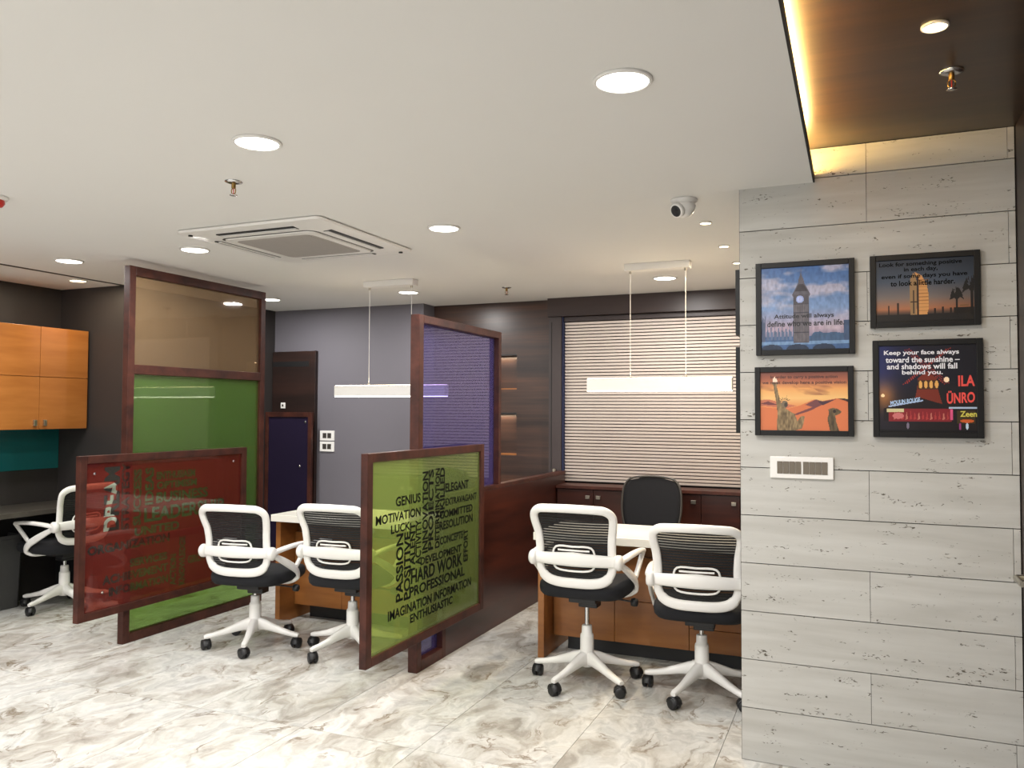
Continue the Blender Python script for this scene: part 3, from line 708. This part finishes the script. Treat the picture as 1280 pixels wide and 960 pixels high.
# ------------------------------------------------------------------ pictures
def picture(label, x0, x1, z0, z1, paint, fr_=.022, nx=150):
    t = thing('framed_picture', label, 'picture', group='framed pictures on the stone wall')
    for a in ((x0, x0 + fr_, z0, z1), (x1 - fr_, x1, z0, z1), (x0 + fr_, x1 - fr_, z0, z0 + fr_), (x0 + fr_, x1 - fr_, z1 - fr_, z1)):
        box('frame_bar', 'blackframe', a[0], a[1], YS - .028, YS - .0005, a[2], a[3], t, .0015)
    X0, X1, Z0, Z1 = x0 + fr_, x1 - fr_, z0 + fr_, z1 - fr_
    nz_ = int(nx * (Z1 - Z0) / (X1 - X0))
    u = (np.arange(nx) + .5) / nx; v = (np.arange(nz_) + .5) / nz_; U, V = np.meshgrid(u, v)
    img = paint(U, V)
    xs_ = np.linspace(X0, X1, nx + 1); zs_ = np.linspace(Z0, Z1, nz_ + 1)
    vs = [(a, YS - .020, b) for b in zs_ for a in xs_]
    fs = [(i * (nx + 1) + j, i * (nx + 1) + j + 1, (i + 1) * (nx + 1) + j + 1, (i + 1) * (nx + 1) + j) for i in range(nz_) for j in range(nx)]
    o = MB().add(vs, fs).obj('print', printmat, t)
    ca = o.data.color_attributes.new('paint', 'FLOAT_COLOR', 'CORNER')
    c = np.clip(img.reshape(-1, 3) / 255, 0, 1); c = np.where(c <= .04045, c / 12.92, ((c + .055) / 1.055) ** 2.4)
    c4 = np.ones((len(c), 4)); c4[:, :3] = c
    ca.data.foreach_set('color', np.repeat(c4, 4, axis=0).astype(np.float32).ravel())
    return t, (X0, X1, Z0, Z1)
printmat, nt, p = newmat('printed picture')
at = N(nt, 'ShaderNodeAttribute'); at.attribute_name = 'paint'; nt.links.new(at.outputs['Color'], p.inputs['Base Color'])
p.inputs['Roughness'].default_value = .35; p.inputs['Specular IOR Level'].default_value = .3
rng = np.random.RandomState(3)
def noise2(U, V, sx, sy, oct=4):
    r = np.zeros_like(U); amp = 1; tot = 0
    for o_ in range(oct):
        g = rng.rand(int(sy) + 3, int(sx) + 3); a = U * sx; b = V * sy; i = np.floor(a).astype(int); j = np.floor(b).astype(int); fa = a - i; fb = b - j; H_, W_ = g.shape; i = i % (W_ - 1); j = j % (H_ - 1)
        fa = fa * fa * (3 - 2 * fa); fb = fb * fb * (3 - 2 * fb)
        r += amp * ((g[j, i] * (1 - fa) + g[j, i + 1] * fa) * (1 - fb) + (g[j + 1, i] * (1 - fa) + g[j + 1, i + 1] * fa) * fb)
        tot += amp; amp *= .5; sx *= 2; sy *= 2
    return r / tot
def ramp(V, stops):
    ps = [s_[0] for s_ in stops]
    return np.stack([np.interp(V, ps, [s_[1][k] for s_ in stops]) for k in range(3)], -1)
def fillp(img, U, V, poly, col, a=1.0):
    ins = np.zeros(U.shape, bool); n = len(poly)
    for i in range(n):
        x1, y1 = poly[i]; x2, y2 = poly[(i + 1) % n]
        if y1 == y2: continue
        c_ = ((y1 > V) != (y2 > V)) & (U < (x2 - x1) * (V - y1) / (y2 - y1) + x1); ins ^= c_
    col = np.array(col, float)
    img[ins] = img[ins] * (1 - a) + (col if col.ndim == 1 else col[ins]) * a
def disc(img, U, V, x, y, rx, ry, col, a=1.0):
    d = ((U - x) / rx) ** 2 + ((V - y) / ry) ** 2 < 1; img[d] = img[d] * (1 - a) + np.array(col) * a
def rect(img, U, V, x0, y0, x1, y1, col, a=1.0): fillp(img, U, V, [(x0, y0), (x1, y0), (x1, y1), (x0, y1)], col, a)
def paintA(U, V):
    img = ramp(V, [(0, (60, 80, 120)), (.25, (170, 150, 165)), (.5, (120, 145, 185)), (1, (60, 95, 150))])
    c_ = noise2(U + .2 * V, V, 3, 7); m_ = np.clip((c_ - .5) * 5, 0, 1)[..., None]
    img = img * (1 - m_ * .75) + np.array((190, 178, 190)) * m_ * .75
    n = noise2(U, V, 40, 20, 2)[..., None]
    rect(img, U, V, 0, 0, 1, .16, (64, 92, 134)); fillp(img, U, V, [(.55, .1), (.6, .2), (.68, .21), (.72, .19), (.84, .2), (.95, .18), (1, .16), (1, .1)], (66, 90, 122))
    rect(img, U, V, .94, .05, 1, .34, (62, 80, 110))
    for k in range(9):
        xx = .02 + k * .043; rect(img, U, V, xx, .12, xx + .03, .22, (92, 108, 138)); fillp(img, U, V, [(xx, .22), (xx + .008, .28 + .02 * (k % 3)), (xx + .016, .22)], (84, 98, 128))
    rect(img, U, V, 0, .1, .05, .34, (80, 92, 120)); fillp(img, U, V, [(0, .34), (.02, .42), (.03, .34), (.045, .43), (.05, .34)], (80, 92, 120))
    rect(img, U, V, 0, .06, 1, .1, (110, 140, 176))
    for cx in (.12, .42, .72): disc(img, U, V, cx, 0, .13, .065, (40, 52, 74))
    T = [(.37, .08), (.375, .63), (.36, .66), (.38, .70), (.43, .80), (.435, .84), (.455, .90), (.462, 1), (.47, .90), (.495, .84), (.50, .80), (.55, .70), (.57, .66), (.555, .63), (.555, .08)]
    fillp(img, U, V, T, (88, 84, 92))
    for k in range(8): rect(img, U, V, .385 + k * .021, .1, .392 + k * .021, .55, (124, 116, 116), .6)
    for z in (.2, .32, .44, .54): rect(img, U, V, .375, z, .555, z + .012, (64, 62, 72))
    rect(img, U, V, .38, .55, .55, .66, (78, 74, 80)); disc(img, U, V, .45, .605, .045, .045, (150, 165, 215)); disc(img, U, V, .45, .605, .03, .03, (180, 190, 230))
    fillp(img, U, V, [(.39, .70), (.44, .79), (.49, .79), (.54, .70)], (58, 52, 58))
    return img * (.88 + .24 * n)
def paintB(U, V):
    img = ramp(V, [(0, (34, 32, 32)), (.12, (70, 56, 50)), (.2, (170, 110, 78)), (.38, (120, 108, 104)), (.65, (70, 80, 96)), (1, (44, 52, 66))])
    img *= (1 - .45 * np.clip(U - .55, 0, 1))[..., None]
    rect(img, U, V, 0, 0, 1, .11, (30, 28, 28))
    fillp(img, U, V, [(.36, .1), (.35, .5), (.36, .68), (.39, .78), (.42, .74), (.43, .5), (.42, .1)], (150, 120, 84))
    fillp(img, U, V, [(.42, .1), (.44, .68), (.40, .80), (.48, .73), (.53, .58), (.55, .4), (.55, .22), (.53, .1)], (206, 150, 92))
    for z in np.arange(.16, .7, .055): rect(img, U, V, .445, z, .545, z + .014, (140, 92, 56), .6)
    rect(img, U, V, .425, .1, .45, .72, (50, 38, 36)); rect(img, U, V, .385, .12, .40, .5, (54, 44, 40)); rect(img, U, V, .36, .3, .43, .32, (60, 46, 40))
    rect(img, U, V, .365, .8, .37, .98, (190, 190, 190))
    for xx, h_ in ((.125, .26), (.22, .3), (.6, .2), (.68, .22), (.76, .2)): rect(img, U, V, xx, .1, xx + .018, h_, (34, 26, 26))
    for cx, cy, s_ in ((.83, .38, .17), (.98, .5, .24)):
        rect(img, U, V, cx - .012, .08, cx + .012, cy, (24, 22, 22))
        for k in range(9):
            a_ = PI * k / 8; px_, py_ = cx + s_ * .42 * math.cos(a_), cy + s_ * (.75 * math.sin(a_) - .35 * abs(math.cos(a_)))
            mx_, my_ = cx + s_ * .26 * math.cos(a_), cy + s_ * (.62 * math.sin(a_) + .12)
            fillp(img, U, V, [(cx - .01, cy), (mx_ - .008, my_ + .03), (px_, py_), (mx_ + .008, my_ - .06), (cx + .01, cy)], (26, 24, 24))
        disc(img, U, V, cx, cy, .03, .06, (26, 24, 24))
    rect(img, U, V, .8, .1, 1, .2, (26, 22, 20)); rect(img, U, V, .86, .22, .95, .24, (110, 84, 54))
    return img
def paintC(U, V):
    img = ramp(U, [(0, (38, 44, 96)), (.2, (26, 28, 60)), (.5, (22, 20, 34)), (1, (20, 18, 26))])
    img = img * (.25 + .75 * np.clip((V - .35) * 3, 0, 1))[..., None] + np.array((22, 16, 14)) * (1 - np.clip((V - .35) * 3, 0, 1))[..., None]
    g_ = np.exp(-(((U - .05) / .12) ** 2 + ((V - .42) / .16) ** 2))[..., None]; img += g_ * np.array((120, 74, 20))
    for (x1, y1), (x2, y2) in (((.28, .56), (.72, .95)), ((.70, .56), (.30, .95))):
        for k in range(24):
            q = k / 23; x_ = x1 + (x2 - x1) * q; y_ = y1 + (y2 - y1) * q
            for d_ in (-.022, 0, .022): disc(img, U, V, x_ + d_, y_ + d_ * .3, .007, .007, (150, 52, 44))
    fillp(img, U, V, [(.36, .3), (.40, .5), (.41, .62), (.5, .70), (.6, .62), (.61, .5), (.66, .3)], (116, 44, 30))
    rect(img, U, V, .41, .49, .61, .60, (70, 44, 28))
    for k in range(4): disc(img, U, V, .435 + k * .055, .545, .018, .045, (222, 168, 92))
    disc(img, U, V, .70, .60, .03, .03, (255, 226, 190)); disc(img, U, V, .04, .42, .02, .02, (255, 220, 170))
    fillp(img, U, V, [(.05, .13), (.05, .27), (.42, .40), (.72, .30), (.72, .12)], (28, 20, 22)); 
    rect(img, U, V, .10, .12, .75, .27, (128, 34, 40)); fillp(img, U, V, [(.08, .27), (.26, .27), (.26, .23), (.08, .23)], (206, 196, 150))
    fillp(img, U, V, [(.1, .285), (.46, .355), (.46, .37), (.1, .30)], (170, 190, 226))
    for k in range(14):
        x_ = .15 + k * .042; fillp(img, U, V, [(x_, .14), (x_ + .012, .24), (x_ + .026, .15)], (178, 64, 62) if k % 3 else (200, 130, 110), .8)
    disc(img, U, V, .2, .185, .06, .035, (196, 110, 110))
    rect(img, U, V, .72, .27, 1, .29, (170, 190, 214)); rect(img, U, V, .735, .14, .76, .26, (216, 84, 130))
    rect(img, U, V, .8, .1, .98, .25, (60, 46, 20)); disc(img, U, V, .9, .13, .07, .02, (200, 90, 40))
    for x_, c_ in ((.83, (150, 60, 120)), (.90, (190, 210, 230)), (.3, (120, 110, 130))): disc(img, U, V, x_, .07, .012, .04, c_)
    rect(img, U, V, 0, 0, 1, .025, (14, 12, 14))
    return img
def paintD(U, V):
    img = ramp(V, [(0, (196, 104, 64)), (.35, (214, 124, 74)), (.55, (232, 186, 120)), (.72, (226, 160, 96)), (.85, (170, 100, 74)), (1, (120, 72, 62))])
    c_ = noise2(U + V, V, 3, 8); m_ = (np.clip((c_ - .5) * 4, 0, 1) * (V > .6))[..., None]; img = img * (1 - .5 * m_) + np.array((110, 60, 50)) * .5 * m_
    fillp(img, U, V, [(0, .52), (.1, .53), (.3, .46), (.42, .42), (.3, .38), (0, .42)], (190, 112, 84))
    fillp(img, U, V, [(.0, .46), (.09, .5), (.22, .43), (.06, .44)], (112, 62, 62))
    fillp(img, U, V, [(.45, .42), (.62, .53), (.7, .5), (.88, .55), (1, .5), (1, 0), (0, 0), (0, .4), (.3, .36)], (206, 116, 74))
    fillp(img, U, V, [(.52, .44), (.64, .53), (.72, .5), (.88, .54), (.70, .43), (.58, .34), (.42, .26), (.38, .27), (.5, .34), (.6, .4)], (112, 66, 68))
    fillp(img, U, V, [(.88, .55), (1, .54), (1, .49)], (60, 40, 38)); fillp(img, U, V, [(.66, .5), (.78, .5), (.88, .54), (.72, .43)], (74, 52, 60))
    n = noise2(U, V, 60, 14, 2)
    st = np.stack([110 + 90 * (n - .3), 92 + 80 * (n - .3), 66 + 60 * (n - .3)], -1)
    fillp(img, U, V, [(.19, 0), (.20, .3), (.19, .44), (.155, .78), (.135, .80), (.14, .83), (.205, .83), (.205, .79), (.19, .77), (.23, .52), (.26, .42), (.33, .34), (.4, .28), (.43, .16), (.47, .24), (.515, .25), (.5, .12), (.48, .03), (.4, 0)], st)
    fillp(img, U, V, [(.145, .83), (.15, .9), (.175, .93), (.195, .88), (.2, .83)], (250, 214, 190))
    disc(img, U, V, .285, .45, .038, .062, (120, 104, 84)); disc(img, U, V, .30, .44, .02, .04, (70, 62, 54))
    for k in range(7):
        a = PI * (.15 + .75 * k / 6); fillp(img, U, V, [(.285 + .03 * math.cos(a - .15), .49 + .04 * math.sin(a - .15)), (.285 + .085 * math.cos(a), .48 + .12 * math.sin(a)), (.285 + .03 * math.cos(a + .15), .49 + .04 * math.sin(a + .15))], (70, 56, 46))
    fillp(img, U, V, [(.80, 0), (.77, .2), (.79, .3), (.78, .36), (.83, .39), (.89, .37), (.93, .32), (.90, .28), (.86, .26), (.87, .14), (.9, 0)], st * .72)
    disc(img, U, V, .85, .33, .02, .03, (50, 40, 34))
    return img
def ptext(t, s, mat, xc, width, zb, h, bold=.024, tilt=0):
    mb = MB(); word_mesh(mb, s, lambda a, b: (xc - width / 2 + a * width, YS - .0206, zb + b * h + tilt * (a - .5) * width), bold)
    return mb.obj('lettering', mat, t)
M['softink'] = plain('dark print lettering', (30, 28, 34), .5); M['brownink'] = plain('brown print lettering', (74, 40, 34), .5)
M['neon'] = plain('neon red print', (226, 74, 66), .5); M['bluewhite'] = plain('pale blue print', (176, 206, 240), .5); M['yellowprint'] = plain('yellow print', (206, 196, 80), .5)
t, b = picture('black framed print of a clock tower under a blue sky, upper left', -.386, -.003, 1.686, 2.072, paintA)
ptext(t, 'Attitude will always', 'softink', -.198, .232, 1.832, .0235); ptext(t, 'define who we are in life.', 'softink', -.192, .298, 1.804, .0235)
t, b = picture('black framed print of a sail shaped tower at sunset, upper right', .053, .438, 1.786, 2.073, paintB)
for s, xc, wd, zb in (('Look for something positive', .232, .29, 2.022), ('in each day,', .235, .118, 2.0), ('even if some days you have', .245, .30, 1.974), ('to look a little harder.', .24, .225, 1.948)): ptext(t, s, 'ink', xc, wd, zb, .021)
t, b = picture('black framed print of red neon lights at night, lower right', .060, .443, 1.353, 1.735, paintC)
for s, xc, wd, zb in (('Keep your face always', .232, .262, 1.672), ('toward the sunshine \u2013', .236, .258, 1.646), ('and shadows will fall', .234, .245, 1.620), ('behind you.', .236, .142, 1.594)): ptext(t, s, 'whiteink', xc, wd, zb, .0225)
ptext(t, 'MOULIN ROUGE', 'bluewhite', .175, .105, 1.486, .017, .03, .14); ptext(t, 'ILA', 'neon', .387, .056, 1.552, .042, .03, .02); ptext(t, '\u00dcNRO', 'neon', .367, .095, 1.487, .05, .03, .06); ptext(t, 'Zeen', 'yellowprint', .392, .056, 1.435, .022)
t, b = picture('black framed print of a statue in orange desert dunes, lower left', -.392, -.010, 1.353, 1.637, paintD)
ptext(t, 'In order to carry a positive action', 'brownink', -.20, .26, 1.585, .017); ptext(t, 'we must develop here a positive vision', 'brownink', -.20, .325, 1.562, .017)
# pictures on the side of the stone wall
for lb, z0, z1 in (('black picture frame edge-on, upper one at the left side of the stone wall', 1.779, 2.058), ('black picture frame edge-on, lower one at the left side of the stone wall', 1.36, 1.727)):
    t = thing('side_picture', lb, 'picture', group='pictures on the side of the stone wall')
    for a in ((YS + .012, YS + .03, z0, z1), (YS + .222, YS + .24, z0, z1), (YS + .03, YS + .222, z0, z0 + .018), (YS + .03, YS + .222, z1 - .018, z1)):
        box('frame_bar', 'blackframe', -.474, -.4556, a[0], a[1], a[2], a[3], t, .001)
    box('print', 'blue', -.468, -.464, YS + .03, YS + .222, z0 + .018, z1 - .018, t)

# ------------------------------------------------------------------ ceiling lamps
def downlight(label, x, y, z=CEIL, r=.076, W=None, warm=False, group='round ceiling downlights'):
    t = thing('ceiling_downlight', label, 'lamp', (x, y, z), 0, group)
    MB().lathe([(r, -.0005), (r * 1.13, -.0005), (r * 1.13, -.006), (r, -.009), (r * .98, -.004)], 28).obj('trim_ring', 'white', t)
    MB().lathe([(.001, -.0055), (r * .985, -.0055), (r * .985, -.003)], 28).obj('diffuser', 'warmdisc' if warm else 'disc', t)
    ld = bpy.data.lights.new('lamp', 'AREA'); ld.shape = 'DISK'; ld.size = r * 1.9; ld.energy = W or DOWN_W; ld.color = (1, .80, .56) if warm else (1, .985, .965)
    lo = bpy.data.objects.new('lamp', ld); C.objects.link(lo); lo.parent = t; lo.location = (0, 0, -.011)
D = [('large round downlight nearest the dark wood ceiling', -.61, 2.24), ('large round downlight at upper left before the sprinkler', -1.95, 2.27), ('round downlight right of the air conditioner', -1.965, 3.715),
     ('round downlight just left of the air conditioner', -3.606, 3.67), ('round downlight above the tall partition, far left', -4.634, 3.65), ('round downlight behind the tall partition', -4.62, 5.58),
     ('round downlight beside the left pendant canopy', -3.30, 5.64), ('round downlight beside the right pendant canopy', -1.245, 5.70)]
for lb, x, y in D: downlight(lb, x, y)
for x, y in ((-.61, .75), (-1.95, .75), (-3.6, 2.26), (-3.6, .75), (-4.9, 2.2), (-4.9, .75), (-.61, -1.1), (-1.95, -1.1), (-3.6, -1.1), (-4.9, -1.1)):  # unseen downlights added to light the room from behind
    downlight('added unseen round downlight, behind or beside the camera', x, y, group='added round downlights outside the picture')
downlight('small warm downlight over the dark ceiling gap at far left', -5.285, 4.24, r=.055, W=4, warm=True)
for lb, y in (('small warm spotlight nearest the security camera', 4.10), ('middle small warm spotlight left of the stone wall', 4.72), ('small warm spotlight touching the stone wall edge', 5.28)):
    downlight(lb, -.69, y, r=.028, W=SPOT_W, warm=True, group='small warm spotlights')
downlight('warm spotlight in the dark wood ceiling', .212, 2.535, ZW, .032, 3.2, True, 'small warm spotlights')
downlight('warm spotlight in the wood ceiling behind the camera', .212, 1.2, ZW, .032, 3.2, True, 'small warm spotlights')
# cove strip on the back of the white ceiling lip
t = thing('cove_light_strip', 'glowing warm light strip hidden above the white ceiling edge', 'lamp')
box('strip', 'cove', XE - .045, XE - .025, YN + .05, YS - .03, CEIL + .027, CEIL + .034, t)
# pendants
def pendant(label, x0, x1, y, c0, c1, zc=1.625):
    t = thing('pendant_lamp', label, 'lamp', (0, 0, 0), 0, 'bar pendant lamps')
    box('canopy', 'white', c0 - .03, c1 + .03, y - .04, y + .04, CEIL - .045, CEIL - .001, t, .002)
    for xx in (c0, c1):
        MB().lathe([(.0022, zc + .04), (.0022, CEIL - .05)], 8, (xx, y, 0)).obj('cable', 'white', t)
        MB().lathe([(.008, zc + .04), (.008, zc + .052), (.004, zc + .06)], 12, (xx, y, 0)).obj('gripper', 'steel', t)
        MB().lathe([(.009, CEIL - .046), (.009, CEIL - .058), (.004, CEIL - .062)], 12, (xx, y, 0)).obj('gripper', 'steel', t)
    box('housing', 'white', x0, x1, y - .03, y + .03, zc - .038, zc + .04, t, .002)
    box('diffuser', 'pend', x0 + .004, x1 - .004, y - .026, y + .026, zc - .043, zc - .038, t)
    box('top_diffuser', 'pend_up', x0 + .004, x1 - .004, y - .02, y + .02, zc + .0402, zc + .043, t)
pendant('white bar pendant lamp hanging before the grey wall', -3.597, -2.667, 5.10, -3.313, -2.957, 1.592)
pendant('white bar pendant lamp hanging before the blind', -1.626, -.70, 5.11, -1.341, -.985, 1.622)

# ------------------------------------------------------------------ air conditioner
t = thing('ceiling_air_conditioner', 'square white cassette air conditioner in the white ceiling', 'air conditioner', (-2.858, 3.695, CEIL))
def rsq(h, z, rc, n=5):
    r = []
    for cx, cy, a0 in ((1, 1, 0), (-1, 1, PI / 2), (-1, -1, PI), (1, -1, 3 * PI / 2)):
        for k in range(n + 1):
            a = a0 + PI / 2 * k / n; r.append((cx * (h - rc) + rc * math.cos(a), cy * (h - rc) + rc * math.sin(a), z))
    return r
MB().rings([rsq(.455, -.001, .03), rsq(.462, -.008, .035), rsq(.455, -.018, .03), rsq(.30, -.030, .05)], smooth=False).obj('panel', 'white', t)
MB().rings([rsq(.296, -.0302, .05), rsq(.292, -.036, .05), rsq(.255, -.0365, .045)], smooth=False).obj('grille_frame', 'white', t)
MB().rings([rsq(.31, -.0292, .055), rsq(.299, -.0306, .05)], smooth=False).obj('shadow_gap', 'socket', t)
MB().rings([rsq(.25, -.0366, .045), rsq(.248, -.0375, .045)], smooth=False).obj('grille', 'grille', t)
m_ = MB()
for k in range(24): m_.box(-.23, .23, -.232 + k * .0198, -.226 + k * .0198, -.0395, -.0374)
m_.obj('grille_lines', 'grille', t, stuff=True)
for k in range(4):
    a = k * PI / 2
    v_ = MB().box(-.25, .25, .335, .385, -.0285, -.0225)
    q = v_.obj('air_slot', 'black', t); q.rotation_euler = (0, 0, a)
    q = MB().box(-.245, .245, .340, .362, -.033, -.0255).obj('flap', 'white', t); q.rotation_euler = (0, 0, a)
for s in (-1, 1): MB().lathe([(.012, -.018), (.012, -.028)], 12, (s * .405, s * .405, 0)).obj('corner_screw', 'black', t)

# ------------------------------------------------------------------ small ceiling things
def sprinkler(label, x, y, z):
    t = thing('sprinkler', label, 'sprinkler', (x, y, z), 0, 'ceiling sprinklers')
    MB().lathe([(.036, -.0005), (.036, -.004), (.02, -.009), (.012, -.010)], 20).obj('escutcheon', 'chrome', t)
    m_ = MB().lathe([(.009, -.010), (.009, -.028), (.006, -.030)], 12)
    for s in (-1, 1): m_.sweep([(s * .006, 0, -.028), (s * .011, 0, -.036), (s * .010, 0, -.048), (s * .001, 0, -.056)], (.004, .004), (0, 1, 0), False, 6)
    m_.obj('body', 'brass', t)
    MB().lathe([(.002, -.030), (.002, -.054)], 8).obj('bulb', 'redplastic', t)
    MB().lathe([(.004, -.055), (.015, -.057), (.016, -.059), (.003, -.060)], 16).obj('deflector', 'chrome', t)
sprinkler('chrome sprinkler on the white ceiling above the air conditioner', -2.379, 2.63, CEIL)
sprinkler('small sprinkler on the white ceiling before the walnut wall', -2.468, 5.70, CEIL)
sprinkler('brass sprinkler with white collar on the dark wood ceiling', .288, 2.90, ZW)
t = thing('security_camera', 'white turret security camera on the ceiling near the stone wall', 'camera', (-.704, 3.62, CEIL), math.radians(8))
MB().lathe([(.058, -.0005), (.060, -.004), (.058, -.012), (.046, -.020), (.045, -.022)], 28).obj('mount', 'white', t)
MB().lathe([(.045, -.018), (.052, -.03), (.047, -.052), (.030, -.074), (.010, -.084), (.002, -.085)], 28).obj('turret', 'white', t)
m_ = MB().lathe([(.030, 0), (.034, .004), (.034, .020), (.030, .024), (.002, .024)], 24)
e_ = m_.obj('lens_ring', 'white', t); e_.rotation_euler = (math.radians(118), 0, math.radians(-38)); e_.location = (-.020, -.026, -.050)
e_ = MB().lathe([(.026, .0242), (.024, .0265), (.010, .027), (.009, .0255), (.001, .0255)], 24).obj('lens', 'black', t); e_.rotation_euler = (math.radians(118), 0, math.radians(-38)); e_.location = (-.020, -.026, -.050)
t = thing('fire_strobe', 'white based red fire alarm strobe at the far left ceiling edge', 'alarm', (-3.545, 2.41, CEIL))
MB().lathe([(.055, -.0005), (.058, -.006), (.052, -.016), (.042, -.018)], 24).obj('base', 'white', t)
MB().lathe([(.042, -.018), (.044, -.030), (.034, -.045), (.015, -.052), (.001, -.053)], 24).obj('lens', 'redplastic', t, label='red lens')
